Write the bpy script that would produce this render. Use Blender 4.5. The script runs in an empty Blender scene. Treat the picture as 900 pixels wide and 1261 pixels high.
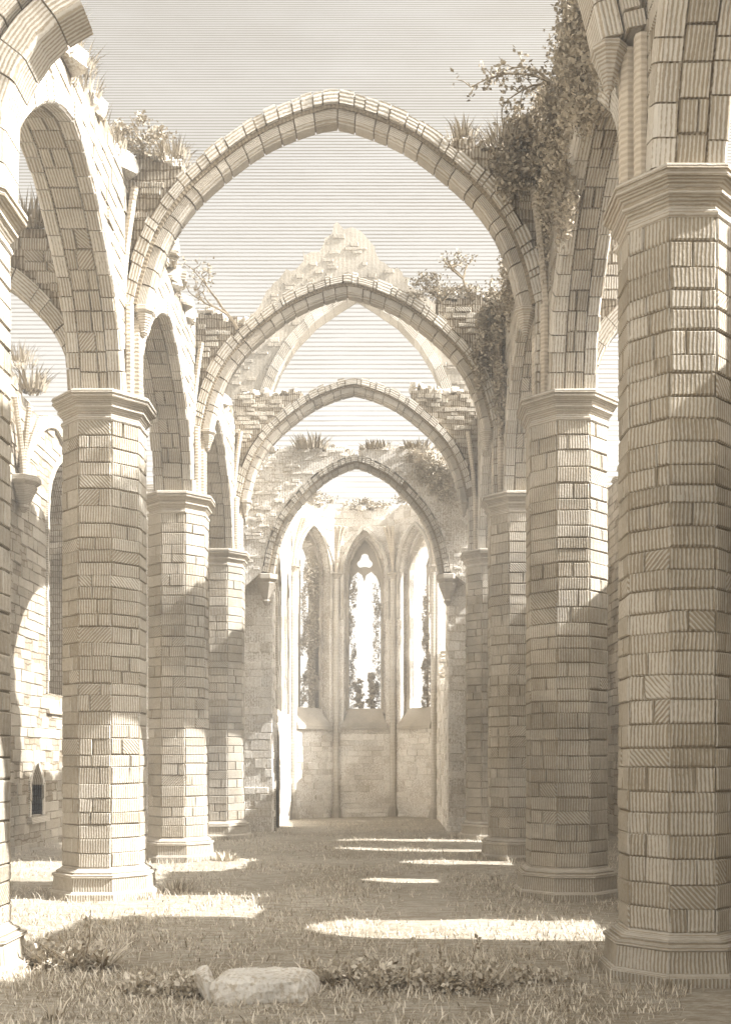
import bpy, math, random
from mathutils import Vector, Matrix, noise
from mathutils.geometry import tessellate_polygon

random.seed(11)
R = random.random
def U(a, b): return random.uniform(a, b)
HAZE = 0.006
SC = bpy.context.scene
COL = SC.collection

# ------------------------------------------------------------------ materials
def new_mat(name):
    m = bpy.data.materials.new(name); m.use_nodes = True
    nt = m.node_tree; nt.nodes.clear()
    out = nt.nodes.new('ShaderNodeOutputMaterial')
    b = nt.nodes.new('ShaderNodeBsdfPrincipled')
    b.inputs['Roughness'].default_value = 0.92
    b.inputs['Specular IOR Level'].default_value = 0.15
    nt.links.new(b.outputs[0], out.inputs[0])
    return m, nt, b
class NT:
    def __init__(s, nt): s.nt = nt
    def n(s, t, **kw):
        nd = s.nt.nodes.new(t)
        for k, v in kw.items(): setattr(nd, k, v)
        return nd
    def l(s, a, b): s.nt.links.new(a, b)
    def val(s, sock, v):
        if hasattr(v, 'is_output'): s.l(v, sock)
        else: sock.default_value = v
    def math(s, op, a, b=0.0, c=None, clamp=False):
        nd = s.n('ShaderNodeMath', operation=op); nd.use_clamp = clamp
        s.val(nd.inputs[0], a); s.val(nd.inputs[1], b)
        if c is not None: s.val(nd.inputs[2], c)
        return nd.outputs[0]
    def mix(s, f, a, b, blend='MIX'):
        nd = s.n('ShaderNodeMix', data_type='RGBA', blend_type=blend)
        s.val(nd.inputs[0], f); s.val(nd.inputs[6], a); s.val(nd.inputs[7], b)
        return nd.outputs[2]
    def noise(s, vec, scale, detail=3.0, rough=0.6):
        nd = s.n('ShaderNodeTexNoise'); nd.inputs['Scale'].default_value = scale
        nd.inputs['Detail'].default_value = detail; nd.inputs['Roughness'].default_value = rough
        if vec is not None: s.l(vec, nd.inputs['Vector'])
        return nd.outputs['Fac']
    def ramp(s, f, lo, hi):
        nd = s.n('ShaderNodeMapRange', interpolation_type='SMOOTHSTEP')
        s.val(nd.inputs[0], f); nd.inputs[1].default_value = lo; nd.inputs[2].default_value = hi
        return nd.outputs[0]
def rgb(c, k=1.0): return (c[0]*k, c[1]*k, c[2]*k, 1.0)

STONE_L = (0.53, 0.492, 0.43)
STONE_D = (0.335, 0.283, 0.208)
def stone_mat(name, light, dark, period, duty=0.5, along='x', bricks=None, tintk=0.16, stain=0.35, stripe=0.42, finek=1.2):
    """tooled stone: the mason's parallel chisel strokes run over each block (mesh UVs are in metres)"""
    m, nt, b = new_mat(name); g = NT(nt)
    uv = g.n('ShaderNodeUVMap').outputs[0]
    ob = g.n('ShaderNodeTexCoord').outputs['Object']
    att = g.n('ShaderNodeAttribute', attribute_name='tint').outputs['Fac']
    sep = g.n('ShaderNodeSeparateXYZ'); g.l(uv, sep.inputs[0])
    u = sep.outputs['X'] if along == 'x' else sep.outputs['Y']
    v = sep.outputs['Y'] if along == 'x' else sep.outputs['X']
    wob = g.noise(uv, 9.0, 2.0)
    ph = g.math('ADD', g.math('MULTIPLY', u, 2*math.pi/period), g.math('MULTIPLY', wob, 3.0))
    s = g.math('SINE', ph)
    fine = g.noise(ob, 22.0, 4.0, 0.7)
    big = g.noise(ob, 1.3, 4.0, 0.6)
    lvl = g.math('ADD', g.math('MULTIPLY', s, stripe), g.math('MULTIPLY', g.math('SUBTRACT', fine, 0.5), finek))
    lvl = g.math('ADD', lvl, g.math('MULTIPLY', g.math('SUBTRACT', att, 0.5), 0.35))
    lvl = g.math('ADD', lvl, g.math('MULTIPLY', g.math('SUBTRACT', big, 0.5), 1.1))
    f = g.ramp(lvl, duty - 0.72, duty - 0.28)
    col = g.mix(f, rgb(dark), rgb(light))
    k = g.math('ADD', 1.0 - tintk/2, g.math('MULTIPLY', att, tintk))
    stn = g.ramp(g.noise(ob, 0.55, 5.0, 0.65), 0.42, 0.7)
    k = g.math('MULTIPLY', k, g.math('SUBTRACT', 1.0, g.math('MULTIPLY', stn, stain)))
    comb = g.n('ShaderNodeCombineColor'); [g.l(k, comb.inputs[i]) for i in range(3)]
    col = g.mix(1.0, col, comb.outputs[0], 'MULTIPLY')
    hgt = g.math('ADD', g.math('MULTIPLY', s, 0.35), g.math('MULTIPLY', fine, 1.6))
    if bricks:
        bt = g.n('ShaderNodeTexBrick'); bt.offset = 0.5
        wv = g.n('ShaderNodeTexNoise'); wv.inputs['Scale'].default_value = 3.0; g.l(uv, wv.inputs['Vector'])
        vm = g.n('ShaderNodeVectorMath', operation='SCALE'); g.l(wv.outputs['Color'], vm.inputs[0]); vm.inputs['Scale'].default_value = 0.16
        va = g.n('ShaderNodeVectorMath', operation='ADD'); g.l(uv, va.inputs[0]); g.l(vm.outputs[0], va.inputs[1])
        g.l(va.outputs[0], bt.inputs['Vector'])
        bt.inputs['Scale'].default_value = 1.0
        bt.inputs['Brick Width'].default_value = bricks[0]; bt.inputs['Row Height'].default_value = bricks[1]
        bt.inputs['Mortar Size'].default_value = 0.016; bt.inputs['Mortar Smooth'].default_value = 0.3
        bt.inputs['Color1'].default_value = (1, 1, 1, 1); bt.inputs['Color2'].default_value = (0.72, 0.70, 0.66, 1)
        bt.inputs['Mortar'].default_value = (0.5, 0.45, 0.38, 1)
        col = g.mix(1.0, col, bt.outputs['Color'], 'MULTIPLY')
        hgt = g.math('SUBTRACT', hgt, g.math('MULTIPLY', bt.outputs['Fac'], 2.0))
    g.l(col, b.inputs['Base Color'])
    bp = g.n('ShaderNodeBump'); bp.inputs['Strength'].default_value = 0.55; bp.inputs['Distance'].default_value = 0.018
    g.l(hgt, bp.inputs['Height']); g.l(bp.outputs[0], b.inputs['Normal'])
    return m
M_ASH = stone_mat('tooled_ashlar', STONE_L, STONE_D, 0.037, 0.52)
M_VOU = stone_mat('pale_voussoir', (0.60, 0.565, 0.505), (0.37, 0.315, 0.238), 0.05, 0.40, along='y', stain=0.22)
M_MOR = stone_mat('weathered_joint', (0.30, 0.25, 0.182), (0.23, 0.19, 0.135), 0.06, 0.5, stain=0.3)
M_RUB = stone_mat('rubble_core', (0.50, 0.45, 0.375), (0.26, 0.215, 0.155), 0.05, 0.5, bricks=(0.34, 0.15))
M_MOULD = stone_mat('moulded_stone', (0.54, 0.50, 0.44), (0.38, 0.325, 0.248), 0.034, 0.46, along='y', tintk=0.16)
M_RIB = stone_mat('rib_stone', (0.60, 0.535, 0.445), (0.49, 0.425, 0.335), 0.06, 0.5, along='y', tintk=0.25)
M_ROCK = stone_mat('weathered_stone', (0.74, 0.705, 0.645), (0.52, 0.455, 0.365), 0.05, 0.42, tintk=0.2, stain=0.3, stripe=.05, finek=2.4)
M_LITWALL = stone_mat('lit_wall_tone', (0.80, 0.765, 0.705), (0.44, 0.375, 0.29), 0.045, 0.36, tintk=0.2, stain=0.22, stripe=.22, finek=2.8)  # east end wall, colour raised to stand in for missing sunlight
M_PALE = stone_mat('lit_ashlar_tone', (0.80, 0.765, 0.705), (0.48, 0.415, 0.325), 0.037, 0.36, tintk=0.14, stain=0.15, stripe=.36, finek=2.0)  # ashlar lightened for the east end, brightness put into the colour

def plant_mat(name, light, dark):
    m, nt, b = new_mat(name); g = NT(nt)
    att = g.n('ShaderNodeAttribute', attribute_name='tint').outputs['Fac']
    g.l(g.mix(att, rgb(dark), rgb(light)), b.inputs['Base Color'])
    b.inputs['Roughness'].default_value = 0.8
    return m
M_LEAF = plant_mat('dry_leaf', (0.50, 0.44, 0.35), (0.21, 0.175, 0.125))
M_PALELEAF = plant_mat('pale_leaf', (0.80, 0.735, 0.63), (0.26, 0.215, 0.15))
M_CREEP = plant_mat('creeper_leaf', (0.58, 0.52, 0.43), (0.24, 0.2, 0.143))
M_STEM = plant_mat('woody_stem', (0.30, 0.245, 0.175), (0.17, 0.137, 0.093))
M_BLADE = plant_mat('grass_blade', (0.78, 0.71, 0.60), (0.22, 0.18, 0.122))

def ground_mat():
    m, nt, b = new_mat('dry_turf'); g = NT(nt)
    ob = g.n('ShaderNodeTexCoord').outputs['Object']
    mp = g.n('ShaderNodeMapping'); g.l(ob, mp.inputs[0]); mp.inputs['Scale'].default_value = (0.45, 1.6, 1.0)
    a = g.noise(mp.outputs[0], 7.0, 6.0, 0.72)
    mp2 = g.n('ShaderNodeMapping'); g.l(ob, mp2.inputs[0]); mp2.inputs['Scale'].default_value = (1.0, 3.2, 1.0)
    c = g.noise(mp2.outputs[0], 14.0, 4.0, 0.75)
    big = g.noise(ob, 0.45, 3.0)
    f = g.ramp(g.math('ADD', g.math('ADD', g.math('MULTIPLY', a, 0.8), g.math('MULTIPLY', c, 0.8)), g.math('MULTIPLY', big, 0.35)), 0.80, 1.22)
    g.l(g.mix(f, (0.27, 0.228, 0.168, 1), (0.52, 0.48, 0.415, 1)), b.inputs['Base Color'])
    bp = g.n('ShaderNodeBump'); bp.inputs['Strength'].default_value = 0.6; bp.inputs['Distance'].default_value = 0.05
    g.l(g.math('ADD', a, c), bp.inputs['Height']); g.l(bp.outputs[0], b.inputs['Normal'])
    return m
M_GROUND = ground_mat()

# ------------------------------------------------------------------ mesh builder
class MB:
    def __init__(s): s.v = []; s.f = []; s.m = []; s.uv = []; s.t = []; s.mats = []
    def mi(s, mat):
        if mat not in s.mats: s.mats.append(mat)
        return s.mats.index(mat)
    def face(s, pts, mat, uvs=None, tint=0.5):
        i0 = len(s.v); s.v.extend([tuple(p) for p in pts]); n = len(pts)
        s.f.append(tuple(range(i0, i0+n))); s.m.append(s.mi(mat))
        if uvs is None: uvs = auto_uv(pts)
        s.uv.append(uvs); s.t.append(tint)
    def build(s, name, parent=None, smooth=False):
        me = bpy.data.meshes.new(name)
        me.from_pydata(s.v, [], s.f)
        for m in s.mats: me.materials.append(m)
        me.polygons.foreach_set('material_index', s.m)
        ul = me.uv_layers.new(name='UVMap')
        ul.data.foreach_set('uv', [c for f in s.uv for p in f for c in (p[0], p[1])])
        ca = me.color_attributes.new(name='tint', type='FLOAT_COLOR', domain='CORNER')
        arr = []
        for f, t in zip(s.f, s.t): arr.extend([t, t, t, 1.0]*len(f))
        ca.data.foreach_set('color', arr)
        if smooth: me.polygons.foreach_set('use_smooth', [True]*len(s.f))
        me.update()
        o = bpy.data.objects.new(name, me); COL.objects.link(o)
        if parent is not None: o.parent = parent; o.matrix_parent_inverse = Matrix.Translation(-parent.location)
        return o
def auto_uv(pts):
    a, b, c = Vector(pts[0]), Vector(pts[1]), Vector(pts[2])
    n = (b-a).cross(c-a)
    if n.length < 1e-12: n = Vector((0, -1, 0))
    n.normalize()
    if abs(n.z) > 0.8: return [(p[0], p[1]) for p in pts]
    h = Vector((-n.y, n.x, 0)).normalized(); w = n.cross(h)
    return [(Vector(p).dot(h), Vector(p).dot(w)) for p in pts]

def tag(o, label, cat, group=None, kind='thing'):
    o['label'] = label; o['category'] = cat; o['kind'] = kind
    if group: o['group'] = group
    return o
def thing(name, label, cat, loc=(0, 0, 0), group=None, kind='thing'):
    o = bpy.data.objects.new(name, None); COL.objects.link(o); o.location = loc
    o.empty_display_size = 0.2
    return tag(o, label, cat, group, kind)

class Frame:
    """u along the wall, v up, n out of the visible face"""
    def __init__(s, o, u, n): s.o = Vector(o); s.u = Vector(u).normalized(); s.n = Vector(n).normalized(); s.w = Vector((0, 0, 1))
    def __call__(s, u, v, n=0.0): return s.o + s.u*u + s.w*v + s.n*n

def pillow(mb, T, u0, u1, v0, v1, out=0.018, ins=0.014, gap=0.003, mat=None, base=-0.004, j=0.005):
    """one dressed stone standing a little proud of the joints"""
    mat = mat or M_ASH
    u0 += gap; u1 -= gap; v0 += gap; v1 -= gap
    if u1-u0 < 0.03 or v1-v0 < 0.03: return
    ins = min(ins, (u1-u0)*0.3, (v1-v0)*0.3)
    q = [(u0, v0), (u1, v0), (u1, v1), (u0, v1)]
    q = [(a+U(-j, j), b+U(-j, j)) for a, b in q]
    cx, cy = (u0+u1)/2, (v0+v1)/2
    inn = [(a + (ins if a < cx else -ins) + U(-j, j)*0.6, b + (ins if b < cy else -ins) + U(-j, j)*0.6) for a, b in q]
    oo = out*U(0.6, 1.35)
    A = [T(a, b, base) for a, b in q]; B = [T(a, b, oo + U(-.003, .003)) for a, b in inn]
    ou, ov = U(0, 10), U(0, 10)
    ang = random.choice([0.75, -0.75]) if R() < 0.07 else U(-.05, .05)
    ca, sa = math.cos(ang), math.sin(ang)
    def uvf(ps): return [(ou + (a-cx)*ca + (b-cy)*sa, ov - (a-cx)*sa + (b-cy)*ca) for a, b in ps]
    t = R()
    mb.face(B, mat, uvf(inn), t)
    for i in range(4):
        k = (i+1) % 4
        mb.face([A[i], A[k], B[k], B[i]], mat, uvf([q[i], q[k], inn[k], inn[i]]), t)

def hexa(mb, P, mat, tint=None, uv=None):
    """P: 8 points, bottom ring then top ring"""
    t = R() if tint is None else tint
    for f in ((0, 1, 2, 3), (4, 7, 6, 5), (0, 4, 5, 1), (1, 5, 6, 2), (2, 6, 7, 3), (3, 7, 4, 0)):
        mb.face([P[i] for i in f], mat, None, t)
def rock(mb, c, size, mat, rot=None, j=0.16):
    """rough broken stone: jittered, chamfered block"""
    rot = U(0, 6.3) if rot is None else rot
    cr, sr = math.cos(rot), math.sin(rot)
    sx, sy, sz = size
    def P(x, y, z):
        x, y, z = x*sx/2, y*sy/2, z*sz/2
        return Vector((c[0]+x*cr-y*sr, c[1]+x*sr+y*cr, c[2]+z))
    k = 0.72
    rings = []
    for z, s in ((-1, .9), (-.55, 1), (.45, .98), (.95, k)):
        ring = []
        for (x, y) in ((-1, -k), (-k, -1), (k, -1), (1, -k), (1, k), (k, 1), (-k, 1), (-1, k)):
            ring.append(P(x*s*(1+U(-j, j)), y*s*(1+U(-j, j)), z + U(-j, j)*0.6))
        rings.append(ring)
    t = R()
    for a, b in zip(rings, rings[1:]):
        for i in range(8):
            mb.face([a[i], a[(i+1) % 8], b[(i+1) % 8], b[i]], mat, None, min(1, max(0, t+U(-.15, .15))))
    mb.face(rings[-1], mat, None, t); mb.face(rings[0][::-1], mat, None, t)

def tube(mb, pts, radii, mat, n=6, tint=None):
    rings = []
    for i, p in enumerate(pts):
        p = Vector(p)
        d = (Vector(pts[min(i+1, len(pts)-1)]) - Vector(pts[max(i-1, 0)])).normalized()
        a = d.cross(Vector((0.3, 1, 0.1))).normalized(); b = d.cross(a)
        r = radii[i] if hasattr(radii, '__len__') else radii
        rings.append([p + a*math.cos(2*math.pi*k/n)*r + b*math.sin(2*math.pi*k/n)*r for k in range(n)])
    L = 0
    for i in range(len(rings)-1):
        dl = (Vector(pts[i+1])-Vector(pts[i])).length
        for k in range(n):
            k2 = (k+1) % n
            mb.face([rings[i][k], rings[i][k2], rings[i+1][k2], rings[i+1][k]], mat,
                    [(k*0.03, L), ((k+1)*0.03, L), ((k+1)*0.03, L+dl), (k*0.03, L+dl)], R() if tint is None else tint)
        L += dl
    mb.face(rings[-1], mat, None, 0.5); mb.face(rings[0][::-1], mat, None, 0.5)

# ------------------------------------------------------------------ arch curves
PROF = [(0, 0), (.31, .075), (.7, .22), (1.05, .40), (1.42, .67), (1.8, 1.0), (2.05, 1.27), (2.28, 1.62), (2.45, 2.03), (2.55, 2.42), (2.6, 2.65)]
def arch_curve(c, half, zs, rise, sub=4, prof=PROF):
    """points from left springing over the apex to the right springing"""
    ku, kz = half/prof[-1][0], rise/prof[-1][1]
    P = [Vector((p[0]*ku, -p[1]*kz)) for p in prof]
    fine = []
    for i in range(len(P)-1):
        p0 = P[i-1] if i > 0 else P[0]*2-P[1]
        p1, p2 = P[i], P[i+1]; p3 = P[i+2] if i+2 < len(P) else P[-1]*2-P[-2]
        for k in range(sub):
            t = k/sub
            fine.append(0.5*((2*p1) + (p2-p0)*t + (2*p0-5*p1+4*p2-p3)*t*t + (3*p1-p0-3*p2+p3)*t**3))
    fine.append(P[-1])
    apex = zs + rise
    right = [(c+p.x, apex+p.y) for p in fine]
    left = [(c-p.x, apex+p.y) for p in fine[1:]][::-1]
    return left + right
def offset_curve(C, r):
    out = []
    for i, p in enumerate(C):
        a = Vector(C[max(i-1, 0)]); b = Vector(C[min(i+1, len(C)-1)])
        t = (b-a).normalized(); n = Vector((-t.y, t.x))
        out.append((p[0]+n.x*r, p[1]+n.y*r))
    return out
def lens(C):
    L = [0]
    for a, b in zip(C, C[1:]): L.append(L[-1] + (Vector(b)-Vector(a)).length)
    return L
def at(C, L, s):
    s = min(max(s, 0), L[-1])
    for i in range(len(L)-1):
        if s <= L[i+1]:
            k = (s-L[i])/max(L[i+1]-L[i], 1e-9)
            a, b = Vector(C[i]), Vector(C[i+1]); return a+(b-a)*k
    return Vector(C[-1])
def ring_blocks(mb, T, C, r0, r1, n0, n1, blk, mat, gap=0.008, rag=0.0, core=True, miss=0.0, lenj=0.25, chamfer=0.0):
    """voussoirs between radial offsets r0..r1 of curve C and depths n0 (back) .. n1 (front)"""
    A = offset_curve(C, r0); B = offset_curve(C, r1)
    L = lens(C); n = max(2, int(L[-1]/blk)); cuts = [0]
    for i in range(1, n): cuts.append(L[-1]*(i + U(-lenj, lenj))/n)
    cuts.append(L[-1])
    for s0, s1 in zip(cuts, cuts[1:]):
        if R() < miss: continue
        s0 += gap; s1 -= gap
        rr = U(-rag, rag); nn = U(-.012, .012); t = R()
        sm = (s0+s1)/2
        a = [at(A, L_scale(A, L), q) for q in (s0*lk(A, L), sm*lk(A, L), s1*lk(A, L))]
        b = [at(B, L_scale(B, L), q) for q in (s0*lk(B, L), sm*lk(B, L), s1*lk(B, L))]
        b = [x + (x-y).normalized()*rr for x, y in zip(b, a)]
        F = []
        fr = n1+nn
        cf = chamfer
        ac = [y + (x-y).normalized()*cf for x, y in zip(b, a)]
        rad = r1-r0
        tl = U(-.01, .01)
        ou, ov = U(0, 9), U(0, 9)
        ul = s1-s0
        def uvq(i): return ou + ul*i/2
        for i in range(2):
            k = i+1
            # front
            mb.face([T(*ac[i], fr), T(*ac[k], fr), T(*b[k], fr), T(*b[i], fr)], mat, [(uvq(i), ov), (uvq(k), ov), (uvq(k), ov+rad), (uvq(i), ov+rad)], t)
            if cf > 0:
                mb.face([T(*a[i], fr-cf), T(*a[k], fr-cf), T(*ac[k], fr), T(*ac[i], fr)], mat, [(uvq(i), ov-cf), (uvq(k), ov-cf), (uvq(k), ov), (uvq(i), ov)], t)
            # back
            mb.face([T(*a[k], n0), T(*a[i], n0), T(*b[i], n0), T(*b[k], n0)], mat, None, t)
            # soffit and top
            mb.face([T(*a[i], n0), T(*a[k], n0), T(*a[k], fr-cf), T(*a[i], fr-cf)], mat, [(uvq(i), ov), (uvq(k), ov), (uvq(k), ov+(n1-n0)), (uvq(i), ov+(n1-n0))], t)
            mb.face([T(*b[k], n0), T(*b[i], n0), T(*b[i], fr), T(*b[k], fr)], mat, None, t)
        for i in (0, 2):
            mb.face([T(*a[i], n0), T(*a[i], fr-cf), T(*ac[i], fr), T(*b[i], fr), T(*b[i], n0)], mat, None, t)
    if core:
        e = 0.022
        a = offset_curve(C, r0+e); b = offset_curve(C, r1-e)
        for i in range(len(C)-1):
            q = [(a[i], a[i+1], b[i+1], b[i])]
            mb.face([T(*a[i], n1-e-cf_(chamfer)), T(*a[i+1], n1-e-cf_(chamfer)), T(*b[i+1], n1-e), T(*b[i], n1-e)], M_MOR)
            mb.face([T(*a[i], n0+e), T(*b[i], n0+e), T(*b[i+1], n0+e), T(*a[i+1], n0+e)], M_MOR)
            mb.face([T(*a[i], n0+e), T(*a[i+1], n0+e), T(*a[i+1], n1-e-cf_(chamfer)), T(*a[i], n1-e-cf_(chamfer))], M_MOR)
            mb.face([T(*b[i], n0+e), T(*b[i], n1-e), T(*b[i+1], n1-e), T(*b[i+1], n0+e)], M_MOR)
def cf_(c): return c*0.6
_cache = {}
def L_scale(A, L):
    k = id(A)
    if k not in _cache or _cache[k][0] is not A: _cache[k] = (A, lens(A))
    return _cache[k][1]
def lk(A, L): return L_scale(A, L)[-1]/L[-1]

# ------------------------------------------------------------------ walls
def inside(p, poly):
    x, y = p; c = False; n = len(poly); j = n-1
    for i in range(n):
        xi, yi = poly[i]; xj, yj = poly[j]
        if (yi > y) != (yj > y) and x < (xj-xi)*(y-yi)/(yj-yi)+xi: c = not c
        j = i
    return c
def panel(mb, T, outer, holes=(), thick=0.6, mat=None, blocks=None, bmat=None, bfrac=1.0, back=True, n0=0.0):
    mat = mat or M_RUB
    loops = [outer] + list(holes)
    flat = [p for l in loops for p in l]
    tris = tessellate_polygon([[Vector((p[0], p[1], 0)) for p in l] for l in loops])
    for t in tris:
        a = [flat[i] for i in t]
        mb.face([T(p[0], p[1], n0) for p in a], mat, a, 0.5)
        if back: mb.face([T(p[0], p[1], n0-thick) for p in a][::-1], mat, a[::-1], 0.5)
    for l in loops:
        for i in range(len(l)):
            p, q = l[i], l[(i+1) % len(l)]
            d = math.hypot(q[0]-p[0], q[1]-p[1])
            mb.face([T(p[0], p[1], n0), T(q[0], q[1], n0), T(q[0], q[1], n0-thick), T(p[0], p[1], n0-thick)], mat,
                    [(0, 0), (d, 0), (d, thick), (0, thick)] if abs(q[0]-p[0]) > abs(q[1]-p[1]) else [(0, p[1]), (0, q[1]), (thick, q[1]), (thick, p[1])], R())
    if blocks:
        bh, bw = blocks
        z0 = min(p[1] for p in outer); z1 = max(p[1] for p in outer)
        u0 = min(p[0] for p in outer); u1 = max(p[0] for p in outer)
        z = z0
        while z < z1:
            h = bh*U(0.8, 1.25)
            u = u0 - U(0, bw)
            while u < u1:
                w = bw*U(0.6, 1.4)
                a, b = max(u, u0), min(u+w, u1)
                if R() < bfrac and b-a > 0.06:
                    ok = True
                    for pu in (a+.005, (a+b)/2, b-.005):
                        for pz in (z+.005, z+h/2, z+h-.005):
                            if not inside((pu, pz), outer) or any(inside((pu, pz), hh) for hh in holes): ok = False; break
                        if not ok: break
                    if ok: pillow(mb, lambda x, y, n: T(x, y, n+n0), a, b, z, z+h, out=0.022, mat=bmat or M_ASH, j=0.012)
                u += w
            z += h
def ragtop(u0, u1, zf, step=(0.18, 0.45), amp=0.09):
    """stepped broken wall head from u0 to u1"""
    pts = []; u = u0; sgn = 1 if u1 > u0 else -1
    z = zf(u) + U(-amp, amp); pts.append((u, z))
    while True:
        un = u + sgn*U(*step)
        if (un-u1)*sgn >= -0.05: un = u1
        pts.append((un, z + U(-.03, .03)))
        if un == u1: break
        z = zf(un) + U(-amp, amp); pts.append((un + sgn*0.012, z)); u = un
    return pts
def lin(tab):
    tab = sorted(tab)
    def f(x):
        if x <= tab[0][0]: return tab[0][1]
        for (a, b), (c, d) in zip(tab, tab[1:]):
            if x <= c: return b + (d-b)*(x-a)/(c-a)
        return tab[-1][1]
    return f
def copestones(mb, T, u0, u1, zf, thick, n, mat=None, size=(0.34, 0.2)):
    for i in range(n):
        u = U(u0, u1); nn = -U(0.05, 0.95)*thick
        c = T(u, zf(u) + U(-.04, .1), nn)
        s = U(0.6, 1.2)
        rock(mb, c, (size[0]*s, size[0]*s*U(.6, .9), size[1]*s*U(.7, 1.2)), mat or M_VOU)
def lancet(c, half, z0, zs, rise, n=10):
    """pointed window outline, anticlockwise from lower left"""
    pts = [(c-half, z0), (c+half, z0)]
    Rr = (half*half + rise*rise)/(2*half)
    th = math.asin(min(1, rise/Rr))
    for i in range(n+1):
        a = th*i/n; pts.append((c+half-Rr+Rr*math.cos(a), zs+Rr*math.sin(a)))
    for i in range(n-1, -1, -1):
        a = th*i/n; pts.append((c-half+Rr-Rr*math.cos(a), zs+Rr*math.sin(a)))
    return pts
def head_curve(c, half, zs, rise, n=12):
    p = lancet(c, half, zs, zs, rise, n)[2:]
    return p[::-1]

# ------------------------------------------------------------------ octagonal piers
S8 = [(-1, -1), (1, -1)]
def octo(h):
    """corners of an octagon whose flats are at distance h"""
    t = h*math.tan(math.pi/8)
    return [(-t, -h), (t, -h), (h, -t), (h, t), (t, h), (-t, h), (-h, t), (-h, -t)]
def loft(mb, cx, cy, prof, mat0, flat=None):
    mat = mat0; sd0 = U(0, 99)
    def ring(h, z):
        return [(a*(1+.016*noise.noise(Vector((i*7.3+sd0, z*6, 1)))), b*(1+.016*noise.noise(Vector((i*5.1+sd0, z*6, 9))))) for i, (a, b) in enumerate(octo(h))]
    for (h0, z0), (h1, z1) in zip(prof, prof[1:]):
        mat = flat if flat and z1-z0 > .12 else mat0
        A, B = ring(h0, z0), ring(h1, z1)
        for i in range(8):
            k = (i+1) % 8
            d = math.hypot(A[i][0]-A[k][0], A[i][1]-A[k][1])
            sl = math.hypot(h1-h0, z1-z0)
            ou = U(0, 3)
            mb.face([(cx+A[i][0], cy+A[i][1], z0), (cx+A[k][0], cy+A[k][1], z0), (cx+B[k][0], cy+B[k][1], z1), (cx+B[i][0], cy+B[i][1], z1)], mat,
                    [(ou, z0), (ou+d, z0), (ou+d, z0+sl), (ou, z0+sl)], U(.35, .75))
    top = octo(prof[-1][0]); mb.face([(cx+a, cy+b, prof[-1][1]) for a, b in top], mat)
    bot = octo(prof[0][0]); mb.face([(cx+a, cy+b, prof[0][1]) for a, b in bot][::-1], mat)
HALF = 0.56
ZB, ZC0, ZC = 0.44, 6.87, 7.27
def make_pier(cx, cy, label, side, half=HALF):
    p = thing('octagonal_pier', label, 'pier', (cx, cy, 0), 'octagonal piers of the nave')
    mb = MB()
    loft(mb, cx, cy, [(half+0.196, -.05), (half+0.191, .07), (half+0.162, .085), (half+0.136, .105), (half+0.119, .29), (half+0.145, .31), (half+0.140, .34), (half+0.085, .35), (half+0.089, .375), (half+0.051, .395), (half+0.025, .41), (half-.02, ZB+.02)], M_MOULD, M_ASH)
    mb.build('plinth', p)
    mb = MB()
    loft(mb, cx, cy, [(half-.012, ZB-.02), (half-.012, ZC0+.02)], M_MOR)
    z = ZB; cs = octo(half)
    nc = int((ZC0-ZB)/0.195); hs = [U(.8, 1.2) for _ in range(nc)]; k = (ZC0-ZB)/sum(hs); hs = [h*k for h in hs]
    for h in hs:
        for i in range(8):
            a = Vector((cs[i][0], cs[i][1], 0)); b = Vector((cs[(i+1) % 8][0], cs[(i+1) % 8][1], 0))
            w = (b-a).length; ud = (b-a).normalized(); nd = Vector((ud.y, -ud.x, 0))
            T = Frame((cx+a.x, cy+a.y, 0), ud, nd)
            dz = U(-.008, .008)
            if R() < 0.4:
                c = w*U(.3, .7)
                pillow(mb, T, 0, c, z+dz, z+h+dz, out=.012); pillow(mb, T, c, w, z+dz, z+h+dz, out=.012)
            else: pillow(mb, T, 0, w, z+dz, z+h+dz, out=.012)
        z += h
    mb.build('shaft', p)
    mb = MB()
    loft(mb, cx, cy, [(half-.02, ZC0-.04), (half+0.022, ZC0-.02), (half+0.032, ZC0+.01), (half+0.022, ZC0+.04), (half-.005, ZC0+.05), (half+0.000, ZC0+.09), (half+0.054, ZC0+.15), (half+0.072, ZC0+.165),
                      (half+0.076, ZC0+.19), (half+0.043, ZC0+.20), (half+0.054, ZC0+.23), (half+0.108, ZC0+.27), (half+0.137, ZC0+.285), (half+0.140, ZC0+.31), (half+0.115, ZC0+.32), (half+0.119, ZC0+.335), (half+0.148, ZC0+.345), (half+0.144, ZC0+.385), (half+0.122, ZC0+.40)], M_MOULD)
    mb.build('capital', p)
    return p
PXL, PXR = -4.11, 2.74
BAY = [9.95, 15.7, 21.4, 27.1]
ordn = ['nearest', 'second', 'third', 'fourth']
for k, y in enumerate(BAY):
    x = PXL - (.03 if k == 0 else 0)
    make_pier(x, y, [
        'pale octagonal stone pier cut by the edge of the picture beside a clump of weeds',
        'octagonal stone pier before the aisle wall niche, its nave face dappled by sun',
        'octagonal stone pier beside the sunlit patch of turf, between two others of its arcade',
        'slimmest sunlit octagonal stone pier, next to the small arched doorway'][k], -1)
for k, y in enumerate(BAY):
    make_pier(PXR + (.04 if k == 0 else 0), y, [
        'massive dark octagonal stone pier on the right with the widest moulded capital',
        'dark octagonal stone pier under the ivy hung arch with sun on its edge',
        'shaded octagonal stone pier half hidden behind the one under the ivy',
        'faint shaded octagonal stone pier nearest the apse on the dark side'][k], 1, .50 if k == 0 else HALF)

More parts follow.
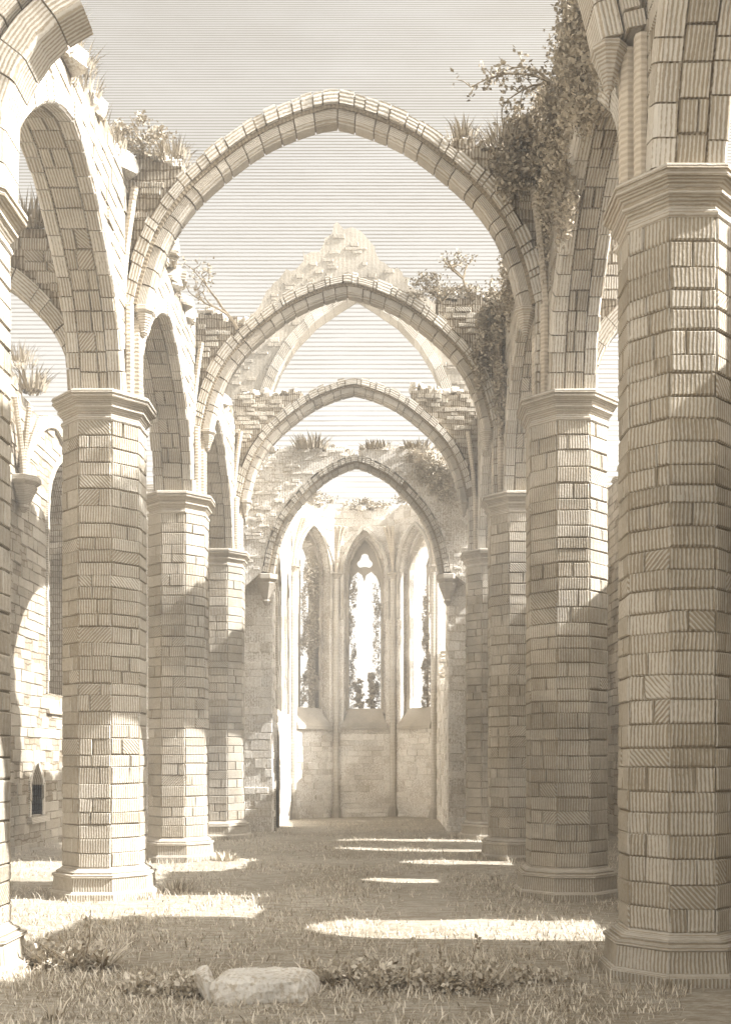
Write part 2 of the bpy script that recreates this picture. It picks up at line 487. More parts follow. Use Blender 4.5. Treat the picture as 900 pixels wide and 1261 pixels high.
# ------------------------------------------------------------------ arcade arches (the two nave arcades)
def arcade(xn, xa, d0, d1, zt, label, side, arch=True, cut=None, bmat=None):
    """xn: nave face, xa: aisle face"""
    mid = (d0+d1)/2; half = (d1-d0)/2 - 0.52
    t = thing('arcade_arch', label, 'arch', ((xn+xa)/2, mid, 0), 'arcade arches between the piers')
    C = arch_curve(mid, half, ZC+.005, 2.48)
    N = Vector((1 if xn > xa else -1, 0, 0))
    T = Frame((xn, 0, 0), (0, 1, 0), N)
    th = abs(xn-xa)
    # wall above
    mb = MB()
    Cx = offset_curve(C, 0.015)
    top = ragtop(d1-.02, d0+.02, zt)
    outer = [(d0+.02, ZC+.004), (Cx[0][0], ZC+.004)] + Cx[1:-1] + [(Cx[-1][0], ZC+.004), (d1-.02, ZC+.004)] + top
    panel(mb, T, outer, (), th-.012, M_RUB, blocks=(0.19, 0.40), n0=-.006, bmat=bmat)
    copestones(mb, T, d0+.2, d1-.2, zt, th, 34, mat=M_ROCK, size=(.46, .28))
    copestones(mb, T, d0+.1, d1-.1, zt, th, 60, mat=M_RUB, size=(.2, .16))
    mb.build('rubble_wall', t)
    # ring of voussoirs at the nave face
    mb = MB()
    ring_blocks(mb, T, C, -.005, .25, -.16, .035, .26, M_VOU, rag=.02, chamfer=.03)
    mb.build('arch_ring', t)
    mb = MB()
    T2 = Frame((xa, 0, 0), (0, 1, 0), -N)
    ring_blocks(mb, T2, C, -.005, .25, -.16, .03, .26, M_VOU, rag=.02, chamfer=.03)
    mb.build('arch_ring', t)
    # soffit stones across the thickness
    mb = MB(); L = lens(C); n = int(L[-1]/.27); e = 0.17
    for i in range(n):
        a = at(C, L, L[-1]*i/n); b = at(C, L, L[-1]*(i+1)/n)
        tg = (b-a); ln = tg.length; tg.normalize()
        nn = Vector((tg.y, -tg.x))
        xs = xn - N.x*e
        def TS(u, v, q, a=a, tg=tg, nn=nn, xs=xs): 
            p = a + tg*v + nn*q
            return Vector((xs - N.x*u, p.x, p.y))
        w = th-2*e
        if R() < .5: pillow(mb, TS, 0, w, 0, ln, out=.014, base=-.03, gap=.001)
        else:
            c = w*U(.3, .7); pillow(mb, TS, 0, c, 0, ln, out=.014, base=-.03, gap=.001); pillow(mb, TS, c, w, 0, ln, out=.014, base=-.03, gap=.001)
    mb.build('soffit', t)
    return t
ZL = [lin([(9.9, 10.3), (11.8, 10.35), (13, 10.45), (14.3, 10.6), (15.7, 10.75)]),
      lin([(15.7, 10.85), (18.2, 10.5), (19.3, 10.55), (21.4, 10.85)]),
      lin([(21.4, 10.9), (24.5, 10.45), (27.1, 10.8)])]
ZR = [lin([(4.2, 10.6), (9.9, 10.9)]), lin([(9.9, 11.0), (11.8, 10.9), (13, 11.0), (14.6, 11.0), (15.3, 10.8)]), lin([(15.7, 10.9), (18.7, 10.6), (21.4, 11.1)]), lin([(21.4, 11.0), (27.1, 10.7)])]
XLN, XLA, XRN, XRA = -3.76, -4.48, 2.45, 3.06
for k in range(3):
    arcade(XLN, XLA, BAY[k], BAY[k+1], ZL[k], ['tall arcade arch with pale edge stones and a ragged stony crest, sky beneath it',
        'narrower arcade arch with pale edge stones ending under a sloping heap of rubble',
        'slender arcade arch with pale edge between the third and fourth sunlit piers'][k], -1)
for k, (a, b) in enumerate([(4.25, 9.95)] + [(BAY[q], BAY[q+1]) for q in range(3)]):
    arcade(XRN, XRA, a, b, ZR[k], ['arcade arch springing upward out of view from the massive dark pier',
        'shaded arcade arch smothered in ivy above the second dark pier',
        'dark arcade arch between the second and third shaded piers',
        'faint dark arcade arch beside the apse, behind the third shaded pier'][k], 1)
# short last bays that die into the east wall
def last_bay(xn, xa, d0, d1, label):
    mid = (d0+d1)/2+.24; half = (d1-d0)/2-.29
    t = thing('arcade_arch', label, 'arch', ((xn+xa)/2, mid, 0), 'arcade arches between the piers')
    N = Vector((1 if xn > xa else -1, 0, 0)); T = Frame((xn, 0, 0), (0, 1, 0), N); th = abs(xn-xa)
    C = arch_curve(mid, half, ZC+.25, 1.25)
    C = [(C[0][0], ZC+.005)] + C + [(C[-1][0], ZC+.005)]
    Cx = offset_curve(C, .04)
    mb = MB(); top = ragtop(d1-.02, d0+.02, lin([(d0, 10.7), (d1, 10.5)]))
    panel(mb, T, [(d0+.02, ZC+.004), (Cx[0][0], ZC+.004)] + Cx[1:-1] + [(Cx[-1][0], ZC+.004), (d1-.02, ZC+.004)] + top, (), th, M_RUB, blocks=(.19, .38))
    mb.build('rubble_wall', t)
    mb = MB(); ring_blocks(mb, T, C, -.005, .2, -th+.02, .03, .24, M_VOU, rag=.015); mb.build('arch_ring', t)
last_bay(XLN, XLA, 27.1, 29.55, 'smallest narrow arcade arch ending on a carved corbel beside the doorway')
last_bay(XRN, XRA, 27.1, 29.55, 'smallest shaded arcade arch next to the pale wall of the apse')

# ------------------------------------------------------------------ transverse arches over the nave
CN = -0.70
def corbel(mb, x, y, ztop, h, r, mat=None):
    mat = mat or M_MOULD
    prof = [(r*.12, ztop-h), (r*.35, ztop-h*.86), (r*.3, ztop-h*.8), (r*.6, ztop-h*.5), (r*.8, ztop-h*.3), (r*.75, ztop-h*.26), (r, ztop-h*.16), (r, ztop-h*.02), (r*.95, ztop)]
    loft(mb, x, y, prof, mat)
def rib(mb, pts, r):
    tube(mb, pts, r, M_RIB, 6, 0.6)
def transverse(d, half, zs, rise, label, ztops, reach, k=1.0, rings=(0.20, 0.17), foot=True):
    t = thing('nave_arch', label, 'arch', (CN, d, 0), 'pointed arches across the nave')
    T = Frame((0, d, 0), (1, 0, 0), (0, -1, 0))
    C = arch_curve(CN, half, zs, rise)
    ri, ro = rings
    mb = MB(); ring_blocks(mb, T, C, 0, ri, -.12*k, .12*k, .27*k, M_MOULD, gap=.010, chamfer=.06*k, lenj=.28, rag=.015); mb.build('inner_ring', t)
    C2 = offset_curve(C, ri+.03)
    if foot: C2 = [(C2[0][0], ZC+.01)] + C2 + [(C2[-1][0], ZC+.01)]
    mb = MB(); ring_blocks(mb, T, C2, 0, ro, -.2*k, .20*k, .19*k, M_VOU, gap=.012, rag=.045, miss=.025, lenj=.38)
    mb.build('outer_ring', t)
    mb = MB(); Cg = offset_curve(C, ri-.02); 
    ring_blocks(mb, T, Cg, 0, .07, -.15*k, .15*k, .5, M_MOR, gap=0, core=False); mb.build('groove', t)
    # masonry haunches left of the vault on both sides
    Co = offset_curve(C, ri+.05+ro)
    for s, (ztab, xw) in zip((-1, 1), ztops):
        zf = lin(ztab)
        xt = ztab[0][0] if s > 0 else ztab[-1][0]      # inner end of the wall head, on the arch
        side = [p for p in Co if (p[0]-CN)*s > 0 and (p[0]-xt)*s > 0]
        if s > 0:
            side = sorted(side, key=lambda p: p[0])
            low = side + [(xw, side[-1][1]-.6)] if xw > side[-1][0] else side
            outer = low + ragtop(xw, xt, zf, (.06, .22), .1)
        else:
            side = sorted(side, key=lambda p: p[0])
            low = ([(xw, side[0][1]-.6)] if xw < side[0][0] else []) + side
            outer = low + ragtop(xt, xw, zf, (.06, .22), .1)
        mb = MB(); panel(mb, T, outer, (), .5, M_RUB if foot else M_LITWALL, blocks=(.105, .24), bfrac=.62 if foot else .4, n0=.10, bmat=M_ASH if foot else M_PALE)
        copestones(mb, T, min(xt, xw)+.05, max(xt, xw)-.05, zf, .5, int(14*abs(xt-xw)+8), size=(.26, .17), mat=M_ROCK)
        copestones(mb, T, min(xt, xw)+.05, max(xt, xw)-.05, zf, .5, int(30*abs(xt-xw)), size=(.12, .1), mat=M_RUB)
        mb.build('haunch_wall', t)
    for s in (-1, 1):
        if foot:
            mb = MB(); xc = CN + s*(half+.10); corbel(mb, xc, d-.02, zs+.02, .42*k, .16*k); mb.build('corbel', t)
        # stumps of the vault ribs fanning out of the springing
        for dx, hh, out in ((.28, 1.75, .20), (.46, 1.65, -.02)) if foot else ():
            mb = MB(); x0 = CN + s*(half+.12*k+dx*k)
            pts = [(x0 - s*(out*(i/8)**1.6), d - .15 - .05*math.sin(math.pi*i/8), zs-.45 + (hh+.45)*i/8*k) for i in range(9)]
            rib(mb, pts, [.06*k]*9); mb.build('vault_rib', t)
    return t
transverse(15.7, 2.73, 8.66, 2.76, 'tallest pointed arch spanning the whole nave against open sky',
    [([(-3.78, 10.95), (-2.95, 10.82)], -3.76), ([(1.05, 11.15), (2.45, 10.95)], 2.45)], None)
transverse(21.4, 2.72, 8.63, 2.73, 'second pointed nave arch, framing the tall ruined gable behind it',
    [([(-3.78, 11.1), (-2.6, 10.75)], -3.76), ([(1.1, 11.3), (2.45, 11.35)], 2.45)], None)
transverse(27.1, 2.69, 8.60, 2.73, 'third pointed nave arch with level rubble on both shoulders',
    [([(-3.78, 11.3), (-2.05, 11.4)], -3.76), ([(.75, 11.55), (2.45, 11.3)], 2.45)], None)
transverse(29.2, 2.25, 7.1, 2.93, 'smallest palest pointed arch at the mouth of the apse',
    [([(-3.75, 10.45), (-1.9, 10.6), (-.9, 10.55), (CN-.05, 10.6)], -4.0), ([(CN+.05, 10.6), (.8, 10.55), (2.45, 10.5)], 2.7)], None, k=.7, rings=(.15, .15), foot=False)
# upper shafts standing on the capitals
def upper_shaft(pier_x, d, s):
    for o in COL.objects:
        if o.name.startswith('octagonal_pier') and abs(o.location.x-pier_x) < .3 and abs(o.location.y-d) < .3:
            xf = XLN if s < 0 else XRN
            for dy, r in ((-.22, .07), (0, .09), (.22, .07)):
                mb = MB(); x = xf - s*(.06 if dy else .13)
                tube(mb, [(x, d+dy, ZC-.01), (x, d+dy, ZC+.5), (x, d+dy, 8.2), (x, d+dy, 8.66)], r, M_RIB, 8, .6)
                mb.build('wall_shaft', o)
for d in BAY[1:]:
    upper_shaft(PXL, d, -1); upper_shaft(PXR, d, 1)
upper_shaft(PXR, BAY[0], 1)

# broken stumps of the arch between the two nearest piers
def broken(label, C, ri, ro, wall, d, corb=None):
    t = thing('broken_arch', label, 'arch', (C[0][0], d, 0))
    T = Frame((0, d, 0), (1, 0, 0), (0, -1, 0))
    mb = MB(); ring_blocks(mb, T, C, 0, ri, -.2, .2, .30, M_VOU, gap=.008, rag=.02, chamfer=.04); mb.build('arch_ring', t)
    mb = MB(); ring_blocks(mb, T, offset_curve(C, ri+.03), 0, ro, -.26, .26, .16, M_MOULD, gap=.01, rag=.02); mb.build('outer_ring', t)
    mb = MB(); panel(mb, T, wall, (), .5, M_RUB, blocks=(.13, .3), n0=.15); mb.build('haunch_wall', t)
    if corb:
        mb = MB(); corbel(mb, *corb); mb.build('corbel', t)
    return t
frag = [(-3.49, 7.21), (-3.49, 7.6), (-3.47, 8.06), (-3.37, 8.34), (-3.23, 8.60), (-3.06, 8.79), (-2.90, 8.89), (-2.76, 8.97)]
fo = offset_curve(frag, .47)
broken('broken stump of a pale arch jutting into the sky, snapped off square at its end', frag, .29, .14,
       [(-4.45, 7.7), (fo[0][0], 7.7)] + fo[2:] + [(-2.78, 9.5), (-2.88, 9.8), (-3.05, 10.2), (-3.3, 10.3), (-3.5, 10.6), (-3.8, 10.7), (-4.45, 10.8)], BAY[0])
Cf = arch_curve(CN, 2.73, 8.66, 2.76)
Cf = [p for p in Cf if p[0] > 1.1]
fo = offset_curve(Cf, .42)
broken('dark broken arch stump curving off a small corbel above the massive capital', Cf, .2, .17,
       fo + [(2.44, 8.4), (2.44, 10.8), (1.95, 11.0), (1.35, 11.15), (1.2, 10.9)], BAY[0], (CN+2.83, BAY[0]-.02, 8.68, .42, .16))

# ------------------------------------------------------------------ aisle walls
def framed_window(parent, T, c, half, z0, zs, rise, proud=.05, w=.14, mull=False, deep=.3):
    mb = MB()
    C = [(c-half, z0)] + head_curve(c, half, zs, rise) + [(c+half, z0)]
    ring_blocks(mb, T, C, 0, w, -deep, proud, .3, M_VOU, gap=.006, rag=.01, chamfer=.04)
    fr = mb.build('window', parent)
    mb = MB()
    a, b, q, s = c-half-.12, c+half+.12, z0, .32
    P = [T(a, q-.42, -.02), T(b, q-.42, -.02), T(b, q-.34, .06), T(a, q-.34, .06)]
    mb.face([T(a, q-.40, .09), T(b, q-.40, .09), T(b-.1, q+.01, -deep), T(a+.1, q+.01, -deep)], M_MOULD, [(0, 0), (b-a, 0), (b-a, .5), (0, .5)])
    mb.face([T(a, q-.48, .09), T(b, q-.48, .09), T(b, q-.40, .09), T(a, q-.40, .09)], M_MOULD)
    mb.face([T(a, q-.48, .0), T(b, q-.48, .0), T(b, q-.48, .09), T(a, q-.48, .09)], M_MOULD)
    for x in (a, b):
        mb.face([T(x, q-.48, .0), T(x, q-.48, .09), T(x, q-.40, .09), T(x + (.1 if x == a else -.1), q+.01, -deep)], M_MOULD)
    mb.build('sill', fr)
    return fr
def aisle_wall(x, s, y0, y1, ztab, wins, name_label, wallh=0.8, niche=None):
    t = thing('aisle_wall', name_label, 'wall', (x, (y0+y1)/2, 0))
    N = Vector((-s, 0, 0)); T = Frame((x, 0, 0), (0, 1, 0), N)
    zf = lin(ztab)
    holes = [lancet(c, h, z0, zs, r) for (c, h, z0, zs, r, fr) in wins]
    if niche: holes.append(niche)
    mb = MB()
    outer = [(y0, -.1), (y1, -.1)] + ragtop(y1, y0, zf, (.25, .7), .12)
    panel(mb, T, outer, holes, wallh, M_RUB, blocks=(.23, .5), bfrac=.8)
    copestones(mb, T, max(y0, 5), y1, zf, wallh, 60, size=(.4, .24))
    mb.build('rubble_wall', t)
    for (c, h, z0, zs, r, fr) in wins:
        if fr: framed_window(t, T, c, h, z0, zs, r)
    return t, T
XAL, XAR = -7.85, 6.05
lw, TL = aisle_wall(XAL, -1, 6.0, 29.55, [(6, 10.2), (20, 10.3), (22.3, 10.35), (23.5, 10.0), (26, 9.9), (29.5, 9.6)],
    [(26.0, 1.15, 3.55, 7.6, 1.7, True), (18.0, 1.1, 3.5, 7.6, 1.7, True)],
    'ruined outer aisle wall of coursed rubble with a tall window and a small pointed niche', niche=[(23.62, .72), (24.42, .72), (24.42, 1.5), (24.02, 1.95), (23.62, 1.5)])
# niche lining, corbel and vault ribs of the left aisle wall
mb = MB(); Tn = Frame((XAL-.26, 0, 0), (0, 1, 0), (1, 0, 0))
panel(mb, Tn, [(23.5, .6), (24.55, .6), (24.55, 2.1), (23.5, 2.1)], (), .3, M_RUB, back=False)
nb = mb.build('niche', lw)
mb = MB()
ring_blocks(mb, TL, [(23.62, .70), (23.62, 1.48), (24.02, 1.95), (24.42, 1.48), (24.42, .70)], 0, .13, -.3, .04, .3, M_VOU, gap=.006)
P = [TL(23.4, .56, -.05), TL(24.64, .56, -.05), TL(24.64, .56, .12), TL(23.4, .56, .12), TL(23.4, .69, -.05), TL(24.64, .69, -.05), TL(24.64, .69, .1), TL(23.4, .69, .1)]
hexa(mb, P, M_MOULD)
mb.build('niche_frame', nb)
mb = MB(); corbel(mb, XAL+.16, 22.7, 8.05, .75, .34); mb.build('corbel', lw)
for dy, dx, hh in ((-.85, .10, 1.5), (-.3, .22, 1.45), (.4, .22, 1.45), (1.0, .08, 1.4)):
    mb = MB(); pts = [(XAL+.16+dx*(i/8)**1.6, 22.7+dy*(i/8)**1.5, 8.02+hh*i/8) for i in range(9)]
    rib(mb, pts, .06); mb.build('vault_rib', lw)
# formeret arch round the aisle window
mb = MB(); C = arch_curve(25.3, 2.25, 7.9, 2.0); ring_blocks(mb, TL, C, 0, .28, -.02, .10, .3, M_VOU, rag=.02); mb.build('wall_arch', lw)

rw, TR = aisle_wall(XAR, 1, -2.0, 29.55, [(-2, 10.4), (8.6, 10.3), (8.7, 8.35), (9.6, 8.3), (9.7, 9.6), (10.7, 9.5), (10.8, 8.9), (12.5, 8.9), (12.7, 7.0), (15.5, 7.0), (15.7, 8.8), (18.0, 8.8), (18.4, 7.8), (21.2, 7.8), (22.1, 9.0), (24, 9.25), (29.5, 9.25)],  # wall head out of view stepped to shade the foreground and pass sun patches
    [(11.95, .75, 3.1, 6.1, .9, True), (17.0, .34, 4.6, 5.9, .6, True), (19.9, .35, 3.2, 5.2, .7, True), (22.9, .40, 2.8, 6.4, .8, True), (25.6, .40, 2.8, 6.4, .8, True)],
    'far outer aisle wall glimpsed between two dark piers, its top broken away and stepped unseen to shape the sunlight')

# arches across the aisles
def aisle_arch(d, x0, x1, label, ztab, rise=1.9):
    t = thing('aisle_arch', label, 'arch', ((x0+x1)/2, d, 0))
    T = Frame((0, d, 0), (1, 0, 0), (0, -1, 0))
    c = (x0+x1)/2; half = abs(x1-x0)/2
    C = arch_curve(c, half, ZC, rise)
    mb = MB(); ring_blocks(mb, T, C, 0, .26, -.2, .2, .27, M_VOU, rag=.02, chamfer=.04); mb.build('arch_ring', t)
    Co = offset_curve(C, .22)
    mb = MB(); zf = lin(ztab)
    panel(mb, T, Co + ragtop(x1 if x1 > x0 else x0, min(x0, x1), zf), (), .4, M_RUB, blocks=(.16, .34), n0=.16)
    copestones(mb, T, min(x0, x1)+.2, max(x0, x1)-.2, zf, .4, 8)
    mb.build('rubble_wall', t)
aisle_arch(15.7, XAL, XLA-.02, 'half seen arch crossing the aisle with a shock of weeds on top', [(XAL, 10.0), (-5.4, 9.9), (-4.4, 9.8)], 2.0)
aisle_arch(15.7, XRA+.02, XAR, 'sliver of an arch across the far aisle beside the dark pier', [(2.9, 9.8), (5.9, 9.5)], 1.8)

# ------------------------------------------------------------------ east end: aisle end walls, chancel side walls, apse
CA = -0.6
apse = thing('apse', 'pale three sided apse with tall pointed windows closing the nave', 'apse', (CA, 35, 0))
def facet(p0, p1, wins, name, zt, thick=.75, blocks=(.2, .4), mat=None, bmat=None, bfrac=.55):
    p0 = Vector((p0[0], p0[1], 0)); p1 = Vector((p1[0], p1[1], 0))
    u = (p1-p0); w = u.length; n = Vector((u.y, -u.x, 0))
    T = Frame(p0, u, n)
    mb = MB(); holes = [lancet(*h) for h in wins]
    outer = [(0, -.1), (w, -.1)] + ragtop(w, 0, zt, (.12, .3), .07)
    panel(mb, T, outer, holes, thick, mat or M_LITWALL, blocks=blocks, bfrac=bfrac, bmat=bmat or M_PALE)
    copestones(mb, T, .1, w-.1, zt, thick, int(w*9), size=(.28, .17), mat=M_ROCK)
    return mb.build(name, apse), T, w
Q = [(CA-2.45, 29.6), (CA-2.45, 35.55), (CA-1.03, 37.0), (CA+1.03, 37.0), (CA+2.45, 35.55), (CA+2.45, 29.6)]
zA = lambda u: 10.75
# chancel side walls with a door and two lancets
side_w = [(1.5, .62, 3.45, 7.1, 1.0), (4.2, .62, 3.45, 7.1, 1.0)]
door = (.95, .5, -.2, 2.15, .75)
fl, TFl, w = facet(Q[0], Q[1], side_w + [door], 'side_wall', lin([(0, 10.3), (5.95, 10.75)]))
fr_, TFr, w = facet(Q[4], Q[5], [], 'side_wall', lin([(0, 10.75), (.12, 10.2), (.25, 5.6), (2.0, 4.3), (4.6, 4.0), (5.3, 6.5), (5.6, 9.8), (5.95, 10.3)]))  # low breach, hidden from the camera, added to let sun onto the apse
for (T_, par, xs) in ((TFl, fl, (1.5, 4.2)),):
    for c in xs:
        mb = MB(); C = [(c-.62, 3.45)] + head_curve(c, .62, 7.1, 1.0) + [(c+.62, 3.45)]
        ring_blocks(mb, T_, C, -.12, .10, -.3, .06, .35, M_VOU, gap=.004); mb.build('window_frame', par)
mb = MB(); C = [(.45, -.05)] + head_curve(.95, .5, 2.15, .75) + [(1.45, -.05)]
ring_blocks(mb, TFl, C, 0, .12, -.3, .05, .35, M_VOU, gap=.004); mb.build('door_frame', fl)
# blocked back of the doorways (slab in the dark joint material)
mb = MB()
hexa(mb, [TFl(.4, -.1, -.70), TFl(1.7, -.1, -.70), TFl(1.7, -.1, -.55), TFl(.4, -.1, -.55), TFl(.4, 3.1, -.70), TFl(1.7, 3.1, -.70), TFl(1.7, 3.1, -.55), TFl(.4, 3.1, -.55)], M_MOR, .3)
mb.build('door', fl)
# three apse facets with large windows
W0 = {}
for i, nm in ((1, 'facet_wall'), (2, 'facet_wall'), (3, 'facet_wall')):
    w = (Vector(Q[i+1])-Vector(Q[i])).length; c = w/2
    ob, T, w = facet(Q[i], Q[i+1], [(c, .74, 3.25, 8.5, 1.55)], nm, zA, thick=.35)
    # inner, narrower order of the same wall
    p0 = Vector((Q[i][0], Q[i][1], 0)) - T.n*.352
    T2 = Frame(p0, T.u, T.n)
    mb = MB(); panel(mb, T2, [(-.1, -.1), (w+.1, -.1), (w+.1, 10.6), (-.1, 10.6)], [lancet(c, .56, 3.75, 8.45, 1.3)], .55, M_LITWALL, blocks=(.2, .4), bfrac=.5, bmat=M_PALE)
    inner = mb.build('window_wall', ob)
    mb = MB(); C = [(c-.74, 6.9)] + head_curve(c, .74, 8.5, 1.55) + [(c+.74, 6.9)]
    ring_blocks(mb, T, C, 0, .11, -.05, .07, .3, M_VOU, gap=.004); mb.build('hood_mould', ob)
    mb = MB(); C = [(c-.56, 3.75)] + head_curve(c, .56, 8.45, 1.3) + [(c+.56, 3.75)]
    ring_blocks(mb, T2, C, 0, .10, -.2, .04, .35, M_MOULD, gap=.004, chamfer=.03); mb.build('window_frame', ob)
    mb = MB(); a, b = c-.80, c+.80
    mb.face([T(a, 3.12, .12), T(b, 3.12, .12), T(b-.22, 3.78, -.36), T(a+.22, 3.78, -.36)], M_MOULD, [(0, 0), (1.6, 0), (1.4, .7), (.2, .7)], .5)
    mb.face([T(a, 3.02, .12), T(b, 3.02, .12), T(b, 3.12, .12), T(a, 3.12, .12)], M_MOULD)
    mb.face([T(a, 3.02, .0), T(b, 3.02, .0), T(b, 3.02, .12), T(a, 3.02, .12)], M_MOULD)
    mb.face([T(a, 3.02, 0), T(a, 3.02, .12), T(a, 3.12, .12), T(a+.22, 3.78, -.36)], M_MOULD)
    mb.face([T(b, 3.02, 0), T(b, 3.02, .12), T(b, 3.12, .12), T(b-.22, 3.78, -.36)], M_MOULD)
    mb.build('sill', ob)
    W0[i] = (T2, c, ob)
def trefoil(cx, cz, r, n=7):
    pts = []
    for k in range(3):
        a0 = math.pi/2 + k*2*math.pi/3
        c = (cx+math.cos(a0)*r*.95, cz+math.sin(a0)*r*.95)
        for i in range(n):
            a = a0 - 1.65 + 3.3*i/(n-1); pts.append((c[0]+math.cos(a)*r*.8, c[1]+math.sin(a)*r*.8))
    return pts
# tracery left in the heads
T2, c, ob = W0[2]
hd = lancet(c, .56, 8.3, 8.45, 1.3)
hd = [(c+.56, 8.0)] + hd[2:-1] + [(c-.56, 8.0), (c-.50, 8.25), (c-.42, 8.5), (c-.25, 8.66), (c-.1, 8.55), (c-.02, 8.30), (c+.05, 8.55), (c+.22, 8.68), (c+.40, 8.5), (c+.5, 8.25)]
mb = MB(); panel(mb, T2, hd, [trefoil(c, 9.02, .17)], .14, M_MOULD, n0=-.2); mb.build('tracery', ob)
T2, c, ob = W0[3]
mb = MB()
tube(mb, [T2(c+.05, 3.7, -.25), T2(c+.05, 6, -.25), T2(c+.05, 8.3, -.25), T2(c+.14, 8.6, -.25), T2(c+.3, 8.75, -.25), T2(c+.45, 8.65, -.25)], .06, M_MOULD, 6, .6)
tube(mb, [T2(c+.05, 8.3, -.25), T2(c+.02, 8.7, -.25), T2(c+.12, 8.95, -.25), T2(c+.3, 9.0, -.25), T2(c+.3, 8.8, -.25)], .05, M_MOULD, 6, .6)
mb.build('tracery', ob)
T2, c, ob = W0[1]
mb = MB(); tube(mb, [T2(c-.08, 3.7, -.3), T2(c-.08, 8.9, -.3)], .05, M_MOULD, 6, .6); mb.build('tracery', ob)
# vaulting shafts in the angles of the apse
for (x, y) in Q[1:5]:
    d = (Vector((CA, 34.4)) - Vector((x, y))).normalized()*.1
    mb = MB(); x, y = x+d.x, y+d.y
    tube(mb, [(x, y, -.1), (x, y, 3), (x, y, 6), (x, y, 8.3)], .105, M_VOU, 8, .7)
    tube(mb, [(x, y, -.1), (x, y, .2), (x, y, .35)], [.19, .18, .12], M_MOULD, 8, .6)
    sh = mb.build('vault_shaft', apse)
    mb = MB(); corbel(mb, x, y, 8.5, .35, .2); mb.build('capital', sh)
    for k in (-.35, 0, .35):
        dd = d.normalized(); dd = Vector((dd.x*math.cos(k)-dd.y*math.sin(k), dd.x*math.sin(k)+dd.y*math.cos(k)))
        mb = MB(); rib(mb, [(x+dd.x*.45*(i/6)**2, y+dd.y*.45*(i/6)**2, 8.45+1.6*i/6) for i in range(7)], .06); mb.build('vault_rib', sh)
# aisle end walls
def end_wall(x0, x1, label, zt, corb):
    t = thing('aisle_end_wall', label, 'wall', ((x0+x1)/2, 29.55, 0))
    T = Frame((0, 29.53, 0), (1, 0, 0), (0, -1, 0))
    mb = MB(); panel(mb, T, [(x0, -.1), (x1, -.1)] + ragtop(x1, x0, zt), (), .7, M_LITWALL, blocks=(.24, .46), bfrac=.7, bmat=M_PALE)
    copestones(mb, T, x0+.1, x1-.1, zt, .7, int((x1-x0)*4)); mb.build('rubble_wall', t)
    mb = MB(); corbel(mb, corb, 29.36, 7.11, .85, .32); mb.build('corbel', t)
    return t
end_wall(XAL+.01, CA-2.46, 'coursed stone wall closing the aisle, with a carved corbel beside the doorway', lin([(-7.8, 9.5), (-5, 9.6), (-4.2, 10.3), (-3, 10.3)]), -3.2)
end_wall(CA+2.46, XAR-.01, 'coursed stone wall closing the far aisle, with a broken corbel beside the apse', lin([(1.9, 10.3), (3.2, 10.3), (4, 9.5), (5.9, 9.3)]), 1.83)
# ruined gable over the chancel arch
gb = thing('ruined_gable', 'tall jagged ruined gable with a great pointed opening, rising beyond the second arch', 'gable', (CN, 29.9, 10.2))
T = Frame((0, 29.66, 0), (1, 0, 0), (0, -1, 0))
op = [(-2.9, 10.25), (-2.86, 10.6), (-2.72, 11.2), (-2.40, 12.15), (-2.14, 12.78), (-1.74, 13.42), (-1.15, 14.04), (-.45, 14.52), (.0, 14.8)]
op = [op[0]] + [(x, z+.27) for x, z in op[1:]]
op = [(CN+x, z) for x, z in op] + [(CN-x, z) for x, z in op[::-1][1:]]
og = [(3.15, 10.25), (3.1, 12.6), (2.9, 13.1), (2.5, 13.6), (2.0, 14.2), (1.5, 14.6), (.92, 15.0), (.62, 15.3), (.6, 15.45), (.38, 15.6), (-.05, 15.75), (-.22, 15.95), (-.25, 16.2), (-.4, 16.4), (-.62, 16.45), (-.78, 16.6), (-1.0, 16.72), (-1.16, 16.85), (-1.35, 16.6), (-1.68, 16.3), (-1.75, 16.05),
      (-2.17, 15.95), (-2.24, 15.7), (-2.6, 15.4), (-2.75, 15.2), (-3.1, 14.8), (-3.3, 14.6), (-3.8, 14.0), (-4.2, 13.2), (-4.4, 12.4), (-4.45, 10.25)]
og = [og[0]] + [(x*1.02, z+.27) for x, z in og[1:-1]] + [og[-1]]
jag = []
for (a, b) in zip(og, og[1:]):
    n = max(1, int(math.hypot(b[0]-a[0], b[1]-a[1])/.13))
    for i in range(n):
        k = i/n; jag.append((a[0]+(b[0]-a[0])*k + U(-.10, .10), max(10.25, a[1]+(b[1]-a[1])*k + U(-.13, .11))))
jag[0] = og[0]; jag.append(og[-1])
mb = MB(); panel(mb, T, op + jag, (), .6, M_ASH, blocks=(.11, .25), bfrac=.3)
mb.build('rubble_wall', gb)
mb = MB(); ring_blocks(mb, T, op, -.02, .26, -.5, .04, .34, M_VOU, gap=.006, rag=.01); mb.build('arch_ring', gb)

